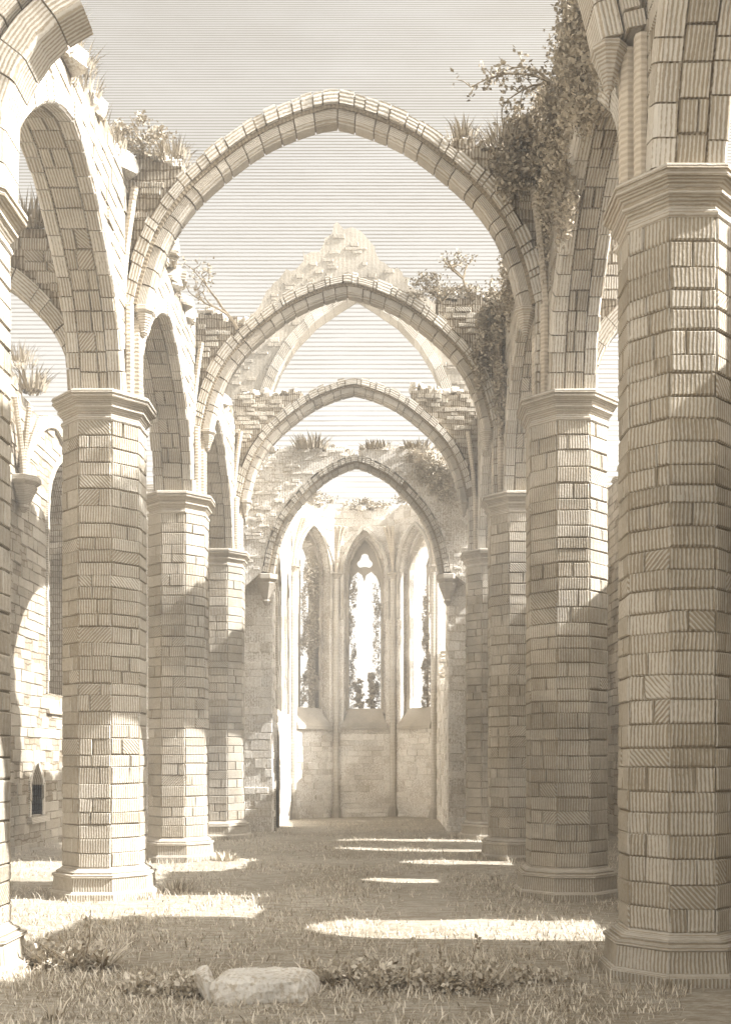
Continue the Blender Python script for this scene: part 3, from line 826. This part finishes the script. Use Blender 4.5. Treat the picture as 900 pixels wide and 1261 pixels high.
# ------------------------------------------------------------------ ground
def gz(x, y):
    v = noise.noise(Vector((x*.35, y*.35, 0)))*.05 + noise.noise(Vector((x*1.3, y*1.3, 3)))*.025
    return v - .02
mb = MB()
xs = [-120, -40, -15] + [-9+.3*i for i in range(54)] + [15, 40, 120]
ys = [-60, -20, -4] + [3+.3*i for i in range(125)] + [55, 90, 200]
for i in range(len(xs)-1):
    for k in range(len(ys)-1):
        P = [(xs[i], ys[k]), (xs[i+1], ys[k]), (xs[i+1], ys[k+1]), (xs[i], ys[k+1])]
        mb.face([(a, b, gz(a, b)) for a, b in P], M_GROUND, None, .5)
g = mb.build('ground', None, True); g['kind'] = 'structure'
def near_pier(x, y):
    for px in (PXL, PXR):
        for d in BAY:
            if abs(x-px) < .72 and abs(y-d) < .72: return True
    return False
def blade(mb, b, h, lean, az, w, mat, tint):
    d = Vector((math.cos(az), math.sin(az), 0)); s = Vector((-d.y, d.x, 0))*w
    b = Vector(b); m = b + d*lean*.4 + Vector((0, 0, h*.62)); e = b + d*lean + Vector((0, 0, h))
    mb.face([b-s, b+s, m+s*.7, m-s*.7], mat, [(0, 0)]*4, tint)
    mb.face([m-s*.7, m+s*.7, e], mat, [(0, 0)]*3, tint)
mb = MB()
n = 0
while n < 42000:
    y = 7.6 + 27*R()**1.7; x = U(-.40, .28)*y*1.02
    if x < -7.7 or x > 5.7 or near_pier(x, y): continue
    dens = noise.noise(Vector((x*.8, y*.8, 5)))
    if dens < U(-.6, .5): continue
    hh = U(.025, .075)*(1.0 + .6*max(0, dens))
    hh *= 1.9 if R() < .06 else 1.0
    blade(mb, (x, y, gz(x, y)-.01), hh, hh*U(.3, 1.3), U(0, 6.3), U(.003, .008), M_BLADE, 1-R()**2); n += 1
for px in (PXL, PXR):
    for d in BAY:
        for i in range(650):
            a = U(0, 6.3); q = U(.70, .95) + abs(random.gauss(0, .06)); x, y = px+math.cos(a)*q, d+math.sin(a)*q
            if noise.noise(Vector((x*2.5, y*2.5, 1))) < U(-.4, .3): continue
            hh = U(.04, .17); blade(mb, (x, y, gz(x, y)-.02), hh, hh*U(.2, .9), U(0, 6.3), U(.003, .008), M_BLADE, 1-R()**1.2)
tag(mb.build('grass'), 'thin dry turf of short grass over the nave floor', 'grass', None, 'stuff')

# ------------------------------------------------------------------ plants
def tuft(label, loc, r, h, n, group=None, mat=None, w=.009, name='grass_tuft', cat='grass tuft', leanr=.8):
    mb = MB(); x, y, z = loc
    for i in range(int(n*1.6)):
        a = U(0, 6.3); q = r*math.sqrt(R())*.6
        hh = h*U(.15, 1.0)*(1-.5*q/r)
        blade(mb, (x+math.cos(a)*q, y+math.sin(a)*q, z-.03), hh, U(.1, leanr+.3)*hh, a+U(-.6, .6), w*U(.7, 1.5), mat or M_LEAF, R())
    o = mb.build(name); return tag(o, label, cat, group)
def leaf(mb, p, size, mat, tint, up=.3):
    d = Vector((U(-1, 1), U(-1, 1), U(-.6, .8)+up)).normalized(); s = d.cross(Vector((U(-1, 1), U(-1, 1), U(-1, 1)))).normalized()
    nrm = d.cross(s)
    a = p; m1 = p+d*size*.45+s*size*.32; m2 = p+d*size*.45-s*size*.32+nrm*size*.08; e = p+d*size
    mb.face([a, m1, e, m2], mat, [(0, 0)]*4, tint)
def cloud_leaves(mb, c, rad, n, size, mat, clumps=7):
    cl = []
    for i in range(clumps):
        v = Vector((U(-1, 1), U(-1, 1), U(-1, 1)))
        while v.length > 1: v = Vector((U(-1, 1), U(-1, 1), U(-1, 1)))
        cl.append((v, U(.25, .55), R()))
    for i in range(n):
        v0, r, t = random.choice(cl)
        v = Vector((random.gauss(0, .5), random.gauss(0, .5), random.gauss(0, .5)))*r + v0
        p = Vector((c[0]+v.x*rad[0], c[1]+v.y*rad[1], c[2]+v.z*rad[2]))
        leaf(mb, p, size*U(.6, 1.4), mat, min(1, max(0, t*.5+R()*.6)))
def shrub(label, loc, rad, n, size, group=None, stems=6, name='shrub', mat=None, clumps=8):
    t = thing(name, label, 'shrub', loc, group)
    mb = MB(); c = (loc[0], loc[1], loc[2]+rad[2]*.8)
    cloud_leaves(mb, c, rad, n*2, size*.62, mat or M_LEAF, clumps+5); mb.build('foliage', t)
    mb = MB()
    for i in range(stems):
        a = U(0, 6.3); e = Vector((c[0]+math.cos(a)*rad[0]*U(.3, .9), c[1]+math.sin(a)*rad[1]*U(.3, .9), c[2]+rad[2]*U(0, .9)))
        b = Vector(loc) - Vector((0, 0, .04)); tube(mb, [b, b.lerp(e, .5)+Vector((U(-.05, .05), 0, U(0, .08))), e], [.016, .011, .005], M_STEM, 4)
    mb.build('stem', t); return t
def branchy(mb, lf, p, d, L, r, depth, lsize, nl):
    pts = [Vector(p)]; q = Vector(p); dd = Vector(d).normalized()
    for i in range(3):
        dd = (dd + Vector((U(-.35, .35), U(-.3, .3), U(-.15, .3)))).normalized(); q = q+dd*L/3; pts.append(q.copy())
    tube(mb, pts, [r, r*.8, r*.65, r*.45], M_STEM, 5)
    if depth == 0:
        for i in range(nl):
            leaf(lf, q + Vector((random.gauss(0, .5), random.gauss(0, .5), random.gauss(0, .5)))*L*.55, lsize*U(.6, 1.4), M_LEAF, R()*.8)
        return
    for i in range(random.choice([2, 3, 3])):
        branchy(mb, lf, pts[random.choice([2, 3, 3])], dd*.6 + Vector((U(-1, 1), U(-.7, .7), U(-.35, .75)))*1.1, L*U(.55, .85), r*.6, depth-1, lsize, nl)
def small_tree(label, loc, h, lean, depth=3, lsize=.05, nl=12, seed=1, name='stunted_tree'):
    random.seed(seed); t = thing(name, label, 'tree', loc)
    mb, lf = MB(), MB(); branchy(mb, lf, (loc[0], loc[1], loc[2]-.1), lean, h*.5, h*.045, depth, lsize, nl)
    mb.build('trunk', t); lf.build('crown', t); return t
def ivy(label, spots, n, size, seed=3, name='ivy', mat=None):
    """leaves hung in overlapping clumps on a wall; spots: (centre, radii, weight)"""
    random.seed(seed); mb = MB()
    tot = sum(s[2] for s in spots)
    for c, rad, w in spots:
        cloud_leaves(mb, c, rad, int(1.7*n*w/tot), size*.72, mat or M_LEAF, 18)
    return tag(mb.build(name), label, 'ivy')

G1 = 'weeds growing on the broken wall heads'
# left wall heads
tuft('spiky dark weeds on the ragged crest of the tallest arcade arch', (-3.95, 13.7, 10.6), .5, .42, 130, G1)
tuft('drooping weeds under the broken stump of pale arch', (-3.9, 12.3, 10.4), .55, .5, 150, G1)
tuft('small weeds where the ragged crest meets the nave wall', (-3.95, 14.7, 10.75), .35, .35, 80, G1)
shrub('dark bush on the haunch left of the tallest nave arch', (-3.5, 15.6, 10.9), (.38, .3, .3), 620, .085, None)
tuft('feathery grass on the ledge against the rising tallest nave arch', (-3.1, 15.6, 10.85), .45, .34, 150, G1)
tuft('shock of bristling weeds on top of the half seen aisle arch', (-5.2, 15.65, 9.85), .75, .55, 240, G1)
tuft('thorny weeds on the head of the outer aisle wall', (-7.7, 23.2, 10.1), .5, .75, 90, G1, w=.02)
tuft('low weeds trailing along the outer aisle wall above the corbel', (-7.7, 22.4, 10.4), .6, .5, 120, G1)
tuft('dense drooping weeds high on the crest, just beyond the snapped arch', (-3.8, 12.9, 10.45), .5, .4, 160, G1)
tuft('short scrub among the crest stones before the dark bush', (-3.9, 15.1, 10.75), .4, .32, 120, G1)
# right wall heads
tuft('tall spiky grass on the flat ledge right of the tallest nave arch', (1.85, 15.6, 11.05), .6, .42, 230, G1)
tuft('short tuft beside the outer stones of the tallest nave arch', (1.2, 15.6, 11.15), .35, .33, 110, G1)
shrub('dark ragged weeds on the shoulder where the second nave arch meets rubble', (1.2, 21.3, 11.25), (.75, .3, .28), 900, .085, None)
small_tree('wind bent little tree with open branches on the shoulder of the second nave arch', (1.85, 21.3, 11.35), 1.0, (-.5, 0, 1), 3, .06, 10, 21)
small_tree('gnarled little tree leaning over the rubble left of the second nave arch', (-2.9, 21.3, 10.75), 1.15, (-.6, 0, 1), 3, .065, 16, 12)
random.seed(5)
tuft('dark spiky bush on the far aisle arch beside the massive pier', (3.5, 15.7, 9.8), .55, .75, 200, G1, w=.018)
# bank of rubble behind the first left haunch
rb = thing('rubble_heap', 'sunlit sloping rubble on the wall head behind the tallest arch', 'rubble', (-4.1, 18.5, 10.5))
mb = MB()
for i in range(90):
    y = U(17.3, 21.0); k = (y-17.3)/3.7
    z = 10.6 + (1.0 - k)*U(0, .95)
    s = U(.22, .5); rock(mb, (U(-4.4, -3.76), y, z), (s, s*.8, s*.55), M_VOU)
mb.build('loose_stone', rb)
# ivy clad wall on the right
ivy('thick mass of ivy smothering the wall above the shaded arcade arch', [((2.6, 15.0, 11.0), (.42, .8, .6), 3), ((2.6, 13.9, 11.2), (.4, .9, .6), 3), ((2.55, 12.8, 11.1), (.4, .9, .6), 3), ((2.5, 11.8, 11.0), (.4, .8, .6), 3), ((2.6, 15.2, 10.0), (.3, .5, .8), 2),
    ((2.38, 14.5, 10.3), (.16, .7, .6), 2.4), ((2.38, 13.0, 10.5), (.16, .9, .5), 2.4), ((2.38, 11.2, 10.2), (.18, .7, .8), 2), ((2.42, 10.7, 9.7), (.22, .5, .9), 2.5), ((2.5, 10.9, 10.8), (.3, .6, .6), 2.5), ((2.15, 15.3, 10.9), (.35, .3, .45), 2), ((1.9, 15.45, 10.6), (.3, .15, .35), 1.2), ((2.4, 14.0, 9.3), (.12, .5, .5), 1.2), ((2.4, 12.3, 9.9), (.12, .6, .5), 1.5)], 40000, .085, 4)
ivy('dark ivy hanging under the right shoulder of the second nave arch', [((2.3, 21.0, 10.7), (.25, .25, .7), 2), ((2.05, 21.1, 10.2), (.25, .2, .7), 2), ((2.35, 19.3, 10.6), (.25, 1.2, .5), 2), ((2.35, 20.9, 9.2), (.15, .3, .8), 1)], 6500, .085, 6)
ivy('pale creeper on the rubble right of the smallest arch', [((1.2, 29.0, 10.1), (.5, .12, .45), 2), ((1.65, 29.0, 9.5), (.35, .12, .5), 1)], 2200, .09, 9, mat=M_PALELEAF)
random.seed(17)
br = thing('overhanging_branch', 'leafy bare branch reaching out from the ivy over the sky', 'branch', (2.3, 14.3, 11.0))
mb, lf = MB(), MB()
for (e, sag) in (((1.2, 14.4, 11.15), .2), ((1.62, 14.3, 10.8), .16), ((1.55, 14.5, 11.35), .2)):
    b = Vector((2.38, 14.3, 11.1)); e = Vector(e); pts = []
    for i in range(8):
        q = i/7; pts.append(b.lerp(e, q) + Vector((U(-.02, .02), 0, sag*4*q*(1-q) + U(-.015, .015))))
    tube(mb, pts, [.022*(1-.75*i/7) for i in range(8)], M_STEM, 5)
    for p in pts[2:]:
        for k in range(2):
            q = p + Vector((U(-.22, .1), U(-.1, .1), U(-.2, .12))); tube(mb, [p, p.lerp(q, .5)+Vector((0, 0, .03)), q], [.008, .006, .004], M_STEM, 4)
            for m in range(7): leaf(lf, q + Vector((random.gauss(0, .045), random.gauss(0, .045), random.gauss(0, .045))), U(.05, .09), M_LEAF, R()*.7)
mb.build('branch', br); lf.build('foliage', br)
# vegetation on the east end
G2 = 'weeds along the heads of the east walls'
for (x, h, n, lab) in ((-1.95, .55, 200, 'tallest dark weeds on the wall over the smallest arch, left of its point'), (-.1, .32, 150, 'low weeds just right of the point of the smallest arch'), (1.0, .34, 150, 'low weeds at the right end of the wall over the smallest arch')):
    tuft(lab, (x, 29.25, 10.55), .8, h, n, G2, w=.02)
shrub('dry bushes along the top of the left apse wall', (CA-1.75, 36.4, 10.75), (.75, .5, .22), 600, .11)
shrub('dry bushes along the top of the middle apse wall', (CA+.1, 37.1, 10.75), (.95, .3, .25), 800, .11)
shrub('dry bushes along the top of the right apse wall', (CA+1.85, 36.2, 10.75), (.7, .5, .22), 600, .11)
def jamb_ivy(i, label, sides, n, seed):
    random.seed(seed); T2, c, ob = W0[i]; spots = []
    for sx, z0, z1 in sides:
        for q in range(8):
            p = T2(c+sx+U(-.06, .06), z0+(z1-z0)*(q+.5)/8, -.12+U(-.08, .08)); spots.append((p, (U(.08, .2), .15, (z1-z0)/U(9, 14)), U(.4, 1.4)))
    ivy(label, spots, n, .085, seed, 'creeper', M_CREEP)
jamb_ivy(2, 'creeper lining both jambs of the middle apse window', [(-.46, 3.8, 8.3), (.46, 3.8, 8.0), (-.2, 3.8, 4.8), (.25, 3.8, 5.0)], 6500, 31)
jamb_ivy(1, 'dense creeper filling the right half of the left apse window', [(.05, 3.8, 8.6), (.3, 3.8, 9.2), (.5, 3.8, 8.8)], 6000, 32)
jamb_ivy(3, 'creeper climbing the mullion of the right apse window', [(.08, 3.8, 7.8), (.42, 3.8, 5.6)], 4000, 33)

# ------------------------------------------------------------------ foreground
random.seed(40)
st = MB()
def slab(mb, c, sx, sy, sz, rot, lean=0.0):
    """broken squared block: straight faces, chipped arrises"""
    n = 28; rings = []; M = Matrix.Rotation(rot, 3, 'Z') @ Matrix.Rotation(lean, 3, 'Y')
    for z, k in ((-.3, 1.0), (.2, 1.02), (.6, 1.0), (.86, .97), (1.0, .88), (1.0, .45)):
        ring = []
        for q in range(n):
            a = 2*math.pi*q/n; ca, sa = math.cos(a), math.sin(a)
            rr = (abs(ca)**9 + abs(sa)**9)**(-1/9)
            x, y = ca*rr*sx/2*k, sa*rr*sy/2*k
            p = Vector((x + .12*sx*y/sy, y, z*sz - .12*sz*(x/sx)*z)); w = noise.noise(p*4.0+Vector(c))*.05; w2 = noise.noise(p*13.0+Vector(c))*.022
            ring.append(Vector(c) + M @ (p + Vector((w, w*.7, (w*.5+w2) if z > .3 else 0)) + Vector((w2, w2, 0))))
        rings.append(ring)
    for a, b in zip(rings, rings[1:]):
        for k in range(n): mb.face([a[k], a[(k+1) % n], b[(k+1) % n], b[k]], M_ROCK, None, .75)
    mb.face(rings[-1], M_ROCK, None, .75)
slab(st, (-.98, 9.0, -.02), .82, .55, .19, .05)
tag(st.build('fallen_stone'), 'long pale fallen block lying in the weeds at the front', 'stone')
st = MB(); slab(st, (-1.44, 8.98, -.04), .13, .36, .25, .35, -.35)
tag(st.build('fallen_stone'), 'small upright broken stone leaning against the long pale block', 'stone')
def broad_weed(label, loc, r, n, h, stems=3, name='leafy_weed', group=None):
    t = thing(name, label, 'weed', loc, group); mb = MB(); x, y, z = loc
    hearts = [(U(-1, 1)*r*1.05, U(-.6, .6)*r*.6, U(.6, 1.1)) for _ in range(9)]
    for i in range(int(n*3)):
        hx, hy, hk = random.choice(hearts)
        a = U(0, 6.3); L = h*hk*U(.2, .8)
        d = Vector((math.cos(a), math.sin(a), 0)); sd_ = Vector((-d.y, d.x, 0)); w = L*U(.018, .05)
        px, py = x+hx+d.x*.03, y+hy+d.y*.03
        pts = []; k = U(.5, 1.25); drop = U(.1, 1.0)
        for q in range(5):
            f = q/4; pts.append(Vector((px, py, gz(px, py)-.02)) + d*L*f*U(.85, .9) + Vector((0, 0, L*(k*f - drop*f*f*.75))))
        ws = [w*.5, w, w*.95, w*.6, w*.05]; tt = R()**.8
        for q in range(4):
            mb.face([pts[q]-sd_*ws[q], pts[q]+sd_*ws[q], pts[q+1]+sd_*ws[q+1], pts[q+1]-sd_*ws[q+1]], M_PALELEAF, [(0, 0)]*4, min(1, max(0, tt + .12*q - .2)))
    for hx, hy, hk in hearts:
        for i in range(int(n*.45)):
            a = U(0, 6.3); q = abs(random.gauss(0, .11)); px, py = x+hx+math.cos(a)*q, y+hy+math.sin(a)*q
            leaf(mb, Vector((px, py, gz(px, py) + h*hk*.7*R()**1.4*max(.1, 1-q*3))), U(.03, .075), M_PALELEAF, R(), .5)
    mb.build('foliage', t)
    if stems:
        for i in range(stems):
            mb = MB()
            a = U(0, 6.3); p = Vector((x+math.cos(a)*r*.4, y+math.sin(a)*r*.3, gz(x, y)-.03)); e = p + Vector((U(-.15, .15), U(-.05, .05), h*U(1.0, 1.5)))
            m = p.lerp(e, .5)+Vector((U(-.04, .04), 0, 0)); tube(mb, [p, m, e], [.007, .006, .003], M_STEM, 4, .8)
            for k in range(18):
                q = p.lerp(e, U(.2, 1)); leaf(mb, q, U(.03, .07), M_PALELEAF, R(), .9)
            mb.build('stem', t)
    return t
broad_weed('clump of long grassy weeds against the foot of the pale edge pier', (-2.95, 10.2, 0), .36, 190, .44, 2)
broad_weed('low spreading weed left of the fallen stones', (-1.78, 9.15, 0), .34, 130, .34, 0)
broad_weed('leafy weed growing just behind the pale fallen block', (-.42, 9.5, 0), .42, 190, .34, 0)
broad_weed('broad leafed weed with tall stems in the middle of the foreground', (.16, 9.3, 0), .40, 230, .34, 2)
broad_weed('weed with slanting stems right of the middle foreground clump', (.68, 9.35, 0), .36, 190, .34, 2)
broad_weed('small flat weed on the dark turf near the massive pier', (1.35, 9.6, 0), .26, 80, .18, 0)
tuft('pale grass at the sunlit foot of the dappled pier', (-3.15, 16.2, 0), .5, .26, 90, None, M_BLADE, .01)
tuft('thistly tuft by the sunlit base of the third pier', (-3.1, 21.0, 0), .4, .28, 70, None, M_BLADE, .012)
tuft('pale grass blades sprouting at the very bottom edge', (-2.55, 8.25, 0), .14, .20, 26, None, M_BLADE, .008)

# ------------------------------------------------------------------ hazy summer air
hm = bpy.data.materials.new('pale_haze'); hm.use_nodes = True; hn = hm.node_tree; hn.nodes.clear()
ho = hn.nodes.new('ShaderNodeOutputMaterial'); hv = hn.nodes.new('ShaderNodeVolumePrincipled')
hv.inputs['Color'].default_value = (.97, .95, .91, 1); hv.inputs['Density'].default_value = HAZE
hn.links.new(hv.outputs[0], ho.inputs['Volume'])
a, b, c0, c1, z0, z1 = -125, 125, -65, 205, -1.2, 18.5
hme = bpy.data.meshes.new('haze')
hme.from_pydata([(x, y, z) for z in (z0, z1) for x, y in ((a, c0), (b, c0), (b, c1), (a, c1))], [],
                [(3, 2, 1, 0), (4, 5, 6, 7), (0, 1, 5, 4), (1, 2, 6, 5), (2, 3, 7, 6), (3, 0, 4, 7)])
hme.materials.append(hm)
hz = bpy.data.objects.new('haze', hme); COL.objects.link(hz); hz['kind'] = 'stuff'; hz['label'] = 'pale sunlit haze filling the roofless nave'; hz['category'] = 'haze'

# ------------------------------------------------------------------ light, sky, camera
AZ = Vector((.994, -.11, 0)).normalized(); EL = math.radians(42)
sunv = Vector((AZ.x*math.cos(EL), AZ.y*math.cos(EL), math.sin(EL)))
sd = bpy.data.lights.new('sun', 'SUN'); sd.energy = 4.9; sd.angle = math.radians(.5); sd.color = (1.0, .985, .96)
so = bpy.data.objects.new('sun', sd); COL.objects.link(so)
so.rotation_euler = (-sunv).to_track_quat('-Z', 'Y').to_euler()
w = bpy.data.worlds.new('World'); SC.world = w; w.use_nodes = True
nt = w.node_tree; nt.nodes.clear(); g = NT(nt)
out = g.n('ShaderNodeOutputWorld'); bg = g.n('ShaderNodeBackground'); g.l(bg.outputs[0], out.inputs[0])
sky = g.n('ShaderNodeTexSky', sky_type='NISHITA'); sky.sun_disc = False
sky.sun_elevation = EL; sky.sun_rotation = math.atan2(AZ.x, AZ.y); sky.air_density = 1.0; sky.dust_density = 5.0; sky.ozone_density = 1.0
bw = g.n('ShaderNodeRGBToBW'); g.l(sky.outputs[0], bw.inputs[0])
tc = g.n('ShaderNodeTexCoord').outputs['Generated']
sp = g.n('ShaderNodeSeparateXYZ'); g.l(tc, sp.inputs[0])
# long thin bars of high cloud lying from side to side over the whole sky
ay = g.math('MAXIMUM', g.math('ABSOLUTE', sp.outputs['Y']), .15)
tn = g.math('MINIMUM', g.math('MAXIMUM', g.math('DIVIDE', sp.outputs['Z'], ay), 0.0), .95)
ph = g.math('MULTIPLY', g.math('LOGARITHM', g.math('SUBTRACT', .00678, g.math('MULTIPLY', tn, .0067)), math.e), -2*math.pi/.0067)
mp = g.n('ShaderNodeMapping'); g.l(tc, mp.inputs[0]); mp.inputs['Scale'].default_value = (9, 9, 60)
wn = g.noise(mp.outputs[0], 1.0, 4.0, .65)
s = g.math('SINE', g.math('ADD', ph, g.math('MULTIPLY', wn, 1.6)))
thr = g.math('SUBTRACT', g.math('MULTIPLY', tn, 1.5), .95)     # bars thicken towards the zenith
bar = g.ramp(g.math('SUBTRACT', g.math('ADD', s, g.math('MULTIPLY', g.math('SUBTRACT', wn, .5), 1.6)), g.math('MULTIPLY', thr, -1.0)), -.35, .75)
tint0 = g.mix(bar, (.90, .87, .815, 1), (.44, .382, .30, 1))
# the bars thin out overhead and southwards; unseen sky is brightened for fill light by veil
fill_veil = g.math('MAXIMUM', g.ramp(sp.outputs['Z'], .60, .80), g.ramp(sp.outputs['Y'], .12, -.15))
tint = g.mix(fill_veil, tint0, (1.02, .985, .925, 1))
cm = g.n('ShaderNodeCombineColor'); [g.l(bw.outputs[0], cm.inputs[i]) for i in range(3)]
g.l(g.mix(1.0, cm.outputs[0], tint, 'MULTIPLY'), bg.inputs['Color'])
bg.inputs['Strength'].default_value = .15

cd = bpy.data.cameras.new('camera'); co = bpy.data.objects.new('camera', cd); COL.objects.link(co)
co.location = (0, 0, 2.0); co.rotation_euler = (math.radians(90), 0, 0)
cd.sensor_width = 36; cd.lens = 36*1300/1261; cd.shift_x = -20/1261; cd.shift_y = 304/1261
cd.clip_start = .1; cd.clip_end = 1000
SC.camera = co
SC.view_settings.view_transform = 'Standard'; SC.view_settings.look = 'None'
SC.view_settings.exposure = 1.80; SC.view_settings.gamma = 1.0
SC.view_settings.use_curve_mapping = False
SC.cycles.max_bounces = 10; SC.cycles.diffuse_bounces = 7
SC.cycles.use_denoising = True
